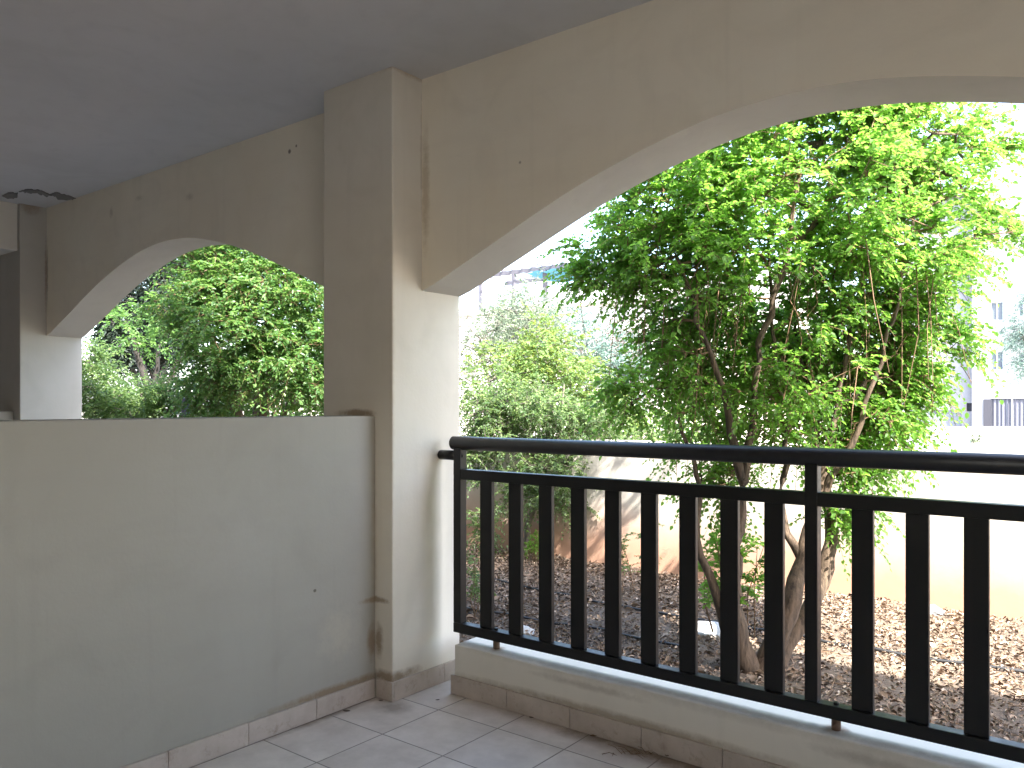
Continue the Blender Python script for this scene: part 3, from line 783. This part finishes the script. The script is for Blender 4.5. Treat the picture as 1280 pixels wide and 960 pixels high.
# trees beyond the garden wall
def far_tree(name, label, cat, seed, base_px, d, blobs, leaf, per, nl, ll, bark="bark_grey", group=None, gz=-.6, wl=.5, tl=(.15, .35), droop=.3, flat=.6, r0=.07, up=.1):
    p = at(base_px, HZ, d); bpt = (p.x, p.y, gz)
    cs = [b_[0] for b_ in blobs]; zc = min(c[2] for c in cs); stems = []
    fork = np.array([p.x, p.y, gz + (zc - gz) * .55])
    stems.append(([bpt, tuple((np.array(bpt) + fork) / 2 + np.array([.06, .03, 0])), tuple(fork)], [r0, r0 * .85, r0 * .7]))
    for i, c in enumerate(cs[:6]):
        stems.append(([tuple(fork), tuple(fork * .5 + c * .5 + np.array([0, 0, .1])), tuple(c)], [r0 * .6, r0 * .4, r0 * .2]))
    return tree(name, label, cat, seed, stems, blobs, per, tl, nl, ll, droop, leaf, bark, bark, wl=wl, spread=1.0, up=up, flat=flat, group=group, twig_tubes=False, r_tip=.003)
far_tree("olive_tree", "pale grey-green olive tree beyond the wall, nearest to the pillar", "tree", 31, 640, 9.5,
         [B(640, 430, 9.5, .75, 110, (1, 1, .7)), B(600, 440, 9.3, .55, 80), B(660, 400, 9.6, .45, 60), B(620, 490, 9.2, .7, 90), B(690, 470, 9.4, .5, 60)], "leaf_olive", 3, 12, (.03, .055), wl=.3)
far_tree("bushy_tree", "yellow-green bushy tree beyond the wall, in front of the olive", "tree", 32, 690, 8.2,
         [B(680, 480, 8.2, .5, 80), B(630, 475, 8.1, .4, 60), B(720, 500, 8.2, .45, 70), B(690, 440, 8.3, .35, 50), B(770, 530, 8.2, .4, 50)], "leaf_yellow", 3, 12, (.03, .055), wl=.5)
far_tree("blue_bush", "blue-green feathery tree beyond the wall, between the olive and the big tree", "tree", 33, 745, 11.5,
         [B(725, 430, 11.5, .65, 110, (1, 1, .7)), B(765, 450, 11.5, .5, 80), B(705, 405, 11.6, .35, 40), B(790, 480, 11.3, .5, 60), B(740, 490, 11.4, .6, 70)], "leaf_blue", 3, 12, (.035, .06), wl=.3)
far_tree("tall_olive", "small dark-tinged olive crown topping the others, below the pergola", "tree", 34, 655, 12.5,
         [B(655, 385, 12.5, .45, 70), B(640, 400, 12.5, .5, 60), B(665, 410, 12.5, .5, 60), B(650, 440, 12.5, .6, 60)], "leaf_olive", 3, 12, (.035, .06), wl=.3)
far_tree("brown_bush", "dusty brown-purple bush between the blue-green tree and the big tree", "bush", 35, 790, 12.0,
         [B(780, 435, 12, .45, 60), B(775, 470, 12, .5, 60), B(795, 505, 12, .6, 60)], "leaf_brown", 3, 12, (.03, .055))
far_tree("hedge_shrub", "light green shrub beyond the wall, behind the lower left of the big tree", "shrub", 36, 840, 8.4,
         [B(800, 545, 8.4, .35, 50), B(850, 555, 8.4, .4, 60), B(880, 520, 8.5, .4, 50)], "leaf_yellow", 3, 12, (.03, .05))
far_tree("casuarina_tree", "feathery blue-green tree cut by the right edge of the photo", "tree", 37, 1335, 20,
         [B(1300, 420, 20, .8, 70), B(1275, 415, 20, .45, 40), B(1330, 380, 20, .9, 60), B(1290, 375, 20, .35, 25), B(1285, 455, 20, .3, 18)], "leaf_blue", 4, 14, (.06, .11), wl=.16, tl=(.2, .5), droop=.6, r0=.13)

# trees seen through the left arch
tb = at(322, HZ, 7.1); base = (tb.x, tb.y, GZ)
def toph(px, py, d): return tuple(at(px, py, d))
stems = [([base, toph(325, 560, 7.1), toph(330, 490, 7.1), toph(335, 400, 7.0), toph(340, 330, 7.0)], [.075, .06, .05, .03, .012]),
         ([base, toph(310, 560, 7.1), toph(290, 490, 7.0), toph(260, 410, 6.9), toph(235, 360, 6.9)], [.06, .05, .04, .025, .012]),
         ([base, toph(340, 570, 7.2), toph(368, 490, 7.2), toph(390, 410, 7.2), toph(410, 350, 7.2)], [.06, .05, .04, .025, .012]),
         ([base, toph(318, 570, 7.3), toph(322, 490, 7.4), toph(305, 400, 7.4), toph(290, 330, 7.4)], [.055, .045, .036, .024, .012])]
blobs = [B(300, 340, 7.0, .55, 140, (1, .9, .75)), B(255, 385, 6.8, .30, 80), B(360, 370, 7.0, .55, 130, (1, .9, .8)), B(290, 420, 6.7, .5, 110), B(390, 430, 6.9, .5, 100),
         B(340, 450, 6.8, .4, 60), B(268, 460, 6.9, .16, 24), B(400, 480, 6.9, .3, 50), B(260, 500, 6.9, .25, 26), B(300, 270, 7.2, .7, 90), B(390, 270, 7.1, .6, 70), B(240, 290, 7.2, .5, 50), B(310, 200, 7.2, .6, 60), B(205, 385, 6.9, .07, 6), B(430, 390, 7.1, .5, 60)]
tree("garden_tree", "dense green tree filling the small left arch", "tree", 41, stems, blobs, 5, (.12, .28), 12, (.026, .05), .45, "leaf_left", outw=np.array(at(310, 450, 7.3)), wl=.5)
far_tree("conifer_tree", "very dark conifer behind the dense tree in the left arch", "tree", 42, 190, 11.5,
         [B(195, 375, 11.5, .8, 130), B(170, 415, 11.4, .55, 80), B(235, 330, 11.6, .7, 90), B(150, 425, 11.3, .35, 40), B(280, 320, 11.6, .7, 60), B(205, 430, 11.6, .4, 40)], "leaf_conifer", 5, 14, (.05, .1), wl=.3, r0=.10, droop=.5)
p = at(178, 500, 9.8)
tree("slim_tree", "slim dark trunk with few leaves standing before the white fence in the left arch", "tree", 43,
     [([(p.x, p.y, -.6), toph(190, 520, 9.8), toph(184, 480, 9.8), toph(172, 445, 9.8), toph(166, 420, 9.8)], [.07, .06, .055, .045, .03]),
      ([toph(190, 520, 9.8), toph(194, 470, 9.8), toph(198, 435, 9.8)], [.035, .03, .02])],
     [B(166, 410, 9.8, .3, 30), B(200, 420, 9.8, .25, 24)], 3, (.1, .25), 10, (.03, .05), .4, "leaf_left", "bark_black", "bark_black", twig_tubes=False)
far_tree("garden_shrub", "light green sunlit shrub at the left side of the left arch", "shrub", 44, 128, 8.2,
         [B(112, 455, 8.2, .20, 46), B(128, 500, 8.1, .26, 56), B(115, 500, 8.1, .3, 60), B(155, 515, 8.1, .3, 50)], "leaf_shrub", 4, 12, (.022, .045), gz=GZ, r0=.03)
far_tree("garden_shrub", "dark low shrub beside the grey post in the left arch", "shrub", 45, 200, 7.9,
         [B(185, 505, 7.9, .26, 50), B(215, 505, 7.9, .24, 45), B(165, 520, 7.8, .25, 40), B(240, 520, 7.9, .25, 40)], "leaf_shrub", 4, 12, (.022, .045), gz=GZ, r0=.03)
far_tree("hedge_bush", "dark green bush low behind the dense tree in the left arch", "bush", 46, 330, 8.6,
         [B(270, 500, 8.6, .4, 70), B(330, 490, 8.6, .45, 90), B(390, 480, 8.7, .5, 90), B(360, 440, 8.9, .4, 50), B(300, 450, 8.9, .35, 40)], "leaf_left", 4, 12, (.03, .055), gz=GZ, r0=.04)
p = at(232, 520, 7.6)
o = obj("garden_post", cyl((0, 0, 0), (0, 0, 1.42), .035, 14), M["curtain"], smooth=True); o.location = (p.x, p.y, GZ)
tag(o, "short grey post among the shrubs in the left arch", "post")

# white fence seen through the left arch
fa, fb = at(120, 470, 14), at(225, 470, 14)
fd = Vector((fb.x - fa.x, fb.y - fa.y, 0)); fl = fd.length; ang = math.atan2(fd.y, fd.x)
f = thing("white_fence", "white barred metal fence on a white base wall behind the left arch trees", "fence", (fa.x, fa.y, -.6), ang)
obj("base_wall", bx(-1.5, fl + .5, -.1, .1, 0, 1.75, .01), M["facade"], f)
obj("rail", bx(-1.5, fl + .5, -.02, .02, 1.80, 1.84), M["railwhite"], f); obj("rail", bx(-1.5, fl + .5, -.02, .02, 2.62, 2.66), M["railwhite"], f)
bmb = bx(-.011, .011, -.011, .011, 1.842, 2.618); b0 = obj("bar", bmb, M["railwhite"], f); b0.location.x = -1.4
nb_ = int((fl + 1.8) / .11)
for i in range(1, min(nb_, 60)):
    c = b0.copy(); COL.objects.link(c); c.parent = f; c.location.x = -1.4 + .11 * i

# ------------------------------------------------------------------ far buildings
def win(parent, x, z, w, hgt, y, depth=.12):
    fr = bmesh.new(); t_ = .06
    for a in ((x - w / 2, x - w / 2 + t_, z - hgt / 2, z + hgt / 2), (x + w / 2 - t_, x + w / 2, z - hgt / 2, z + hgt / 2), (x - t_ / 2, x + t_ / 2, z - hgt / 2 + t_, z + hgt / 2 - t_),
              (x - w / 2 + t_, x + w / 2 - t_, z + hgt / 2 - t_, z + hgt / 2), (x - w / 2 + t_, x + w / 2 - t_, z - hgt / 2, z - hgt / 2 + t_)):
        box(fr, a[0], a[1], y - .03, y + .03, a[2], a[3])
    o = obj("window", fr, M["frame"], parent)
    obj("pane", bx(x - w / 2 + .01, x + w / 2 - .01, y + .031, y + .05, z - hgt / 2 + .01, z + hgt / 2 - .01), M["glass"], o)
    obj("sill", bx(x - w / 2 - .08, x + w / 2 + .08, y - .12, y - .031, z - hgt / 2 - .09, z - hgt / 2 - .005), M["facade"], o)
    return o
def wall_with_holes(x0, x1, z0, z1, y, t, holes):
    """wall slab at y..y+t with rectangular openings (x,z,w,h)"""
    bm = bmesh.new()
    xs = sorted({x0, x1, *[h[0] - h[2] / 2 for h in holes], *[h[0] + h[2] / 2 for h in holes]})
    zs = sorted({z0, z1, *[h[1] - h[3] / 2 for h in holes], *[h[1] + h[3] / 2 for h in holes]})
    for i in range(len(xs) - 1):
        for j in range(len(zs) - 1):
            cx, cz = (xs[i] + xs[i + 1]) / 2, (zs[j] + zs[j + 1]) / 2
            if any(abs(cx - h[0]) < h[2] / 2 and abs(cz - h[1]) < h[3] / 2 for h in holes): continue
            box(bm, xs[i], xs[i + 1], y, y + t, zs[j], zs[j + 1])
    bmesh.ops.remove_doubles(bm, verts=bm.verts, dist=1e-4)
    # drop the faces shared by neighbouring boxes
    seen = {}
    for f_ in bm.faces: seen.setdefault(tuple(sorted(v.index for v in f_.verts)), []).append(f_)
    bm.verts.index_update()
    seen = {}
    for f_ in bm.faces: seen.setdefault(frozenset(v.index for v in f_.verts), []).append(f_)
    bmesh.ops.delete(bm, geom=[f_ for l in seen.values() if len(l) > 1 for f_ in l], context='FACES')
    return bm
BY = 55.3
def Xat(px, Y):
    kk = (px - 640) / F; return Y * (kk * CS - SN) / (CS + kk * SN)
def Zat(px, py, Y):
    x = Xat(px, Y); d = -x * SN + Y * CS; return CH - (py - HZ) / F * d
apt = thing("apartment_building", "white apartment block across the street, at the right edge", "building", (Xat(1250, BY), BY + 5, -.6)); ao = Vector(apt.location)
holes = []
for px, py, w, hh in ((1246, 389, .68, 1.15), (1246, 451, .68, 1.15), (1279, 387, .55, .8), (1279, 451, .55, .8), (1330, 389, .68, 1.15), (1330, 451, .68, 1.15)):
    holes.append((Xat(px, BY) - ao.x, Zat(px, py, BY) - ao.z, w, hh))
cx0, cx1 = Xat(1215, BY) - ao.x, Xat(1400, BY) - ao.x
gz0 = .0
shade = ((Xat(1262, BY) - ao.x), (Zat(1262, 518, BY) - ao.z), 1.95, 1.85)
sdoor = ((Xat(1243, BY) - ao.x - .55), (Zat(1243, 516, BY) - ao.z), .40, 1.6)
obj("wall", wall_with_holes(cx0, cx1, 0, 14.5, -5.0, .3, holes + [shade]), M["apt"], apt)
obj("wall", bx(cx0, cx1, -4.698, 6, 0, 14.5), M["apt"], apt)
lw0, lw1 = Xat(1120, BY) - ao.x, cx0 - .002
nic = (cx0 - .45 + .22, Zat(1218, 509, BY) - ao.z, .3, .5)
gar = (Xat(1178, BY) - ao.x, Zat(1178, 523, BY) - ao.z, 1.9, 1.0)
obj("wall", wall_with_holes(lw0, lw1, 0, 14.5, -4.4, .3, [gar, nic]), M["apt"], apt)
obj("wall", bx(lw0, lw1, -4.098, 6, 0, 14.5), M["apt"], apt)
obj("roof", bx(lw0, cx1, -5.0, 6.0, 14.502, 14.8), M["apt"], apt)
for h_ in holes: win(apt, *h_, -4.85)
obj("niche_panel", bx(nic[0] - .15, nic[0] + .15, -4.2, -4.12, nic[1] - .25, nic[1] + .25), M["darkdoor"], apt)
bm = bmesh.new()
for i in range(5):
    z = gar[1] - .5 + i * .2; box(bm, gar[0] - .95, gar[0] + .95, -4.30 + .02 * (i % 2), -4.2, z, z + .19)
obj("garage_shutter", bm, M["shutter"], apt)
# pleated shade cloth in the ground floor opening
V = []; n = 60
for i in range(n + 1):
    x = shade[0] - .97 + 1.94 * i / n; y = -4.9 + .03 * math.sin(i * .9) + .02 * math.sin(i * 2.3)
    V += [(x, y, shade[1] - .92), (x, y, shade[1] + .9)]
Fq = [(2 * i, 2 * i + 2, 2 * i + 3, 2 * i + 1) for i in range(n)]
arr_mesh("shade_cloth", V, Fq, M["curtain"], apt, smooth=True)
obj("curtain_pole", bx(shade[0] + .1, shade[0] + .16, -5.06, -5.002, shade[1] - .92, shade[1] + .9), M["frame"], apt)
obj("door", bx(sdoor[0], sdoor[0] + .40, -5.05, -5.002, sdoor[1] - .8, sdoor[1] + .8), M["darkdoor"], apt)
# low white walls along the street
p0 = at(1165, 540, 44); p1 = at(1330, 540, 44); dv = Vector((p1.x - p0.x, p1.y - p0.y, 0))
w_ = obj("street_wall", bx(0, dv.length, -.1, .1, 0, .62, .02), M["facade"]); w_.location = (p0.x, p0.y, -.6); w_.rotation_euler.z = math.atan2(dv.y, dv.x)
tag(w_, "low white wall in front of the apartment block", "low wall")
p0 = at(1212, 548, 36); p1 = at(1360, 548, 36); dv = Vector((p1.x - p0.x, p1.y - p0.y, 0))
w_ = obj("street_wall", bx(0, dv.length, -.1, .1, 0, .42, .02), M["facade"]); w_.location = (p0.x, p0.y, -.6); w_.rotation_euler.z = math.atan2(dv.y, dv.x)
tag(w_, "nearer low white wall by the street, just above the handrail at the right", "low wall")
shoots("street_weeds", "dry weeds at the foot of the nearer low street wall", "weeds", 51, [tuple(at(1216, 558, 34)), tuple(at(1224, 558, 34))], .4, 3, "leaf_olive", (.05, .1), 6)

# terrace house up on the left, behind the olives
HY = 19.5
h0, h1 = Xat(560, HY), Xat(905, HY)
th = thing("terrace_house", "white house with roof terrace behind the olive trees", "building", ((h0 + h1) / 2, HY + 4, -.6)); ho = Vector(th.location)
zt = Zat(720, 379, HY)
w2 = (h1 - h0) / 2
obj("wall", bx(-w2, w2, -4, 4, 0, zt + .6 - .1, .02), M["facade"], th)
obj("terrace_slab", bx(-w2 - .15, w2 + .15, -4.2, 4.1, zt + .502, zt + .62, .01), M["facade"], th)
obj("upper_wall", bx(-w2, w2, 1.5, 4, zt + .622, zt + 2.0), M["facade"], th)
# terrace balustrade
rl = bx(Xat(688, HY) - ho.x, Xat(830, HY) - ho.x, -4.05, -4.0, zt + 1.10, zt + 1.15); obj("terrace_rail", rl, M["railwhite"], th)
bmb = bx(-.014, .014, -4.04, -4.01, zt + .622, zt + 1.098); xa = Xat(690, HY) - ho.x; b0 = obj("terrace_bar", bmb, M["railwhite"], th); b0.location.x = xa
for i in range(1, 28):
    c = b0.copy(); COL.objects.link(c); c.parent = th; c.location.x = xa + i * .13
# pergola on the terrace
pg = thing("pergola", "dark wooden pergola with blue-green awning on the white terrace", "pergola", (Xat(660, HY + 1.2), HY + 1.2, zt + .02)); po = Vector(pg.location)
def PX(px): return Xat(px, HY + 1.2) - po.x
ztop = Zat(660, 338, HY + 1.2) - po.z
for px in (601, 642, 681, 722):
    x = PX(px); obj("post", bx(x - .05, x + .05, -.05, .05, 0, ztop - .06), M["pergola"], pg)
    obj("post", bx(x - .05, x + .05, 1.75, 1.85, 0, ztop - .06), M["pergola"], pg)
for y in (0, 1.8):
    obj("beam", bx(PX(590), PX(735), y - .04, y + .04, ztop - .058, ztop + .06), M["pergola"], pg)
xa, xb = PX(594), PX(732)
bm0 = bx(-.018, .018, -.3, 2.1, ztop + .062, ztop + .11); r0 = obj("rafter", bm0, M["pergola"], pg); r0.location.x = xa
for i in range(1, 12):
    c = r0.copy(); COL.objects.link(c); c.parent = pg; c.location.x = xa + (xb - xa) * i / 11
V = []; n = 24
for i in range(n + 1):
    x = PX(662) + (PX(724) - PX(662)) * i / n
    for j, y in enumerate((-.25, .3, .9, 1.5, 2.0)):
        V.append((x, y, ztop - .12 - .10 * math.sin(j / 4 * math.pi) - .03 * math.sin(i * .8)))
Fq = [(5 * i + j, 5 * i + 5 + j, 5 * i + 6 + j, 5 * i + 1 + j) for i in range(n) for j in range(4)]
arr_mesh("awning", V, Fq, M["awning"], pg, smooth=True)
# sunlit slope between the street and the house
nx, ny = 60, 24; V = []
for j in range(ny):
    for i in range(nx):
        x = -24 + i * .4; y = 12.5 + j * .3
        s = max(0, min(1, (y - 12.8) / 5.5)) * max(0, min(1, (-4.5 - x) / 2.5))
        V.append((x, y, -.63 + 2.6 * s * s * (3 - 2 * s) + .08 * mnoise.noise(Vector((x, y, 0)))))
I = np.arange(nx * ny).reshape(ny, nx)
Fc = np.stack([I[:-1, :-1], I[:-1, 1:], I[1:, 1:], I[1:, :-1]], -1).reshape(-1, 4)
g = arr_mesh("hillside", V, Fc, M["hill"], smooth=True); g["kind"] = "structure"

# ------------------------------------------------------------------ dead leaves on the balcony floor
def floor_leaf(px, py, L_, rz, label, tint, curl=.5):
    d = CH * F / (py - HZ); p = at(px, py, d)
    V = []; n = 6
    for i in range(n + 1):
        t_ = i / n; w = L_ * .28 * math.sin(math.pi * (t_ * .92 + .04)) ** .8
        for s in (-1, -.5, 0, .5, 1):
            V.append((t_ * L_ - L_ / 2, s * w, .003 + curl * L_ * (.35 * (t_ - .45) ** 2 + .3 * (s * .28) ** 2 * 4) ))
    Fq = [(5 * i + j, 5 * i + 5 + j, 5 * i + 6 + j, 5 * i + 1 + j) for i in range(n) for j in range(4)]
    o = arr_mesh("dead_leaf", V, Fq, M["dry"], tint=[tint] * len(Fq), smooth=True)
    o.location = (p.x, p.y, .001); o.rotation_euler = (0, 0, rz)
    sk = o.modifiers.new("thickness", 'SOLIDIFY'); sk.thickness = .0008
    return tag(o, label, "dead leaf", "dead leaves on the balcony floor")
floor_leaf(825, 938, .060, .3, "largest tan dead leaf on the floor tiles against the kerb skirting", .42, .9)
floor_leaf(838, 945, .05, 1.4, "curled brown dead leaf beside the largest one by the kerb", .3, 1.0)
floor_leaf(802, 934, .045, 2.2, "narrow dark dead leaf lying at the skirting, left of the largest leaf", .12, .8)
floor_leaf(742, 921, .028, .9, "small dead leaf on the tiles near the middle of the kerb skirting", .3)
floor_leaf(664, 898, .018, .2, "tiny dark dead leaf at the kerb skirting nearest the drain gap", .1)
floor_leaf(547, 876, .016, 1.0, "tiny dark crumb of leaf on the tiles between pillar and kerb", .08)
floor_leaf(433, 890, .03, .4, "dark dead leaf on the tiles against the partition skirting", .1)
floor_leaf(476, 877, .018, .4, "tiny brown dead leaf at the foot of the pillar corner", .15)
r = np.random.default_rng(61); paths = []
for i in range(16):
    c = at(790 + r.normal(0, 22), 938 + r.normal(0, 5), 2.78); l = r.uniform(.03, .09); a = r.uniform(0, 3.1)
    y = min(c.y, 2.485)
    p0 = np.array([c.x, y, .003]); p1 = p0 + np.array([math.cos(a) * l, -abs(math.sin(a)) * l * .5, r.uniform(0, .02)])
    paths.append((np.stack([p0, (p0 + p1) / 2 + [0, 0, .008], p1]), [.0012, .001, .0007]))
tag(tube_obj("dry_twigs", paths, 4, M["twig"]), "little tangle of dry twigs on the tiles against the kerb skirting", "twigs")

# ------------------------------------------------------------------ light
SUN = Vector((.62, -.29, .75)).normalized()          # towards the sun
elev = math.asin(SUN.z); az = math.atan2(SUN.x, SUN.y)
w = bpy.data.worlds.new("World"); scene.world = w; w.use_nodes = True
nt = w.node_tree; sky = nt.nodes.new("ShaderNodeTexSky"); sky.sky_type = 'NISHITA'; sky.sun_disc = False
sky.sun_elevation = elev; sky.sun_rotation = az; sky.air_density = 1.0; sky.dust_density = 2.5; sky.ozone_density = .6
bg = nt.nodes["Background"]; nt.links.new(sky.outputs[0], bg.inputs[0]); bg.inputs[1].default_value = .15
sd_ = bpy.data.lights.new("sun", 'SUN'); sd_.energy = 3.4; sd_.angle = R(.53); sd_.color = (1.0, .95, .86)
so = bpy.data.objects.new("sun", sd_); COL.objects.link(so)
so.rotation_euler = (-SUN).to_track_quat('-Z', 'Y').to_euler(); so.location = SUN * 50

vs_ = scene.view_settings
vs_.view_transform = 'Standard'; vs_.look = 'None'; vs_.exposure = 3.13; vs_.gamma = 1.0; vs_.use_curve_mapping = False
scene.cycles.use_denoising = True
try: scene.cycles.denoiser = 'OPENIMAGEDENOISE'
except Exception: pass
scene.cycles.max_bounces = 10; scene.cycles.diffuse_bounces = 6; scene.cycles.transmission_bounces = 6; scene.cycles.glossy_bounces = 3
scene.cycles.sample_clamp_indirect = 6
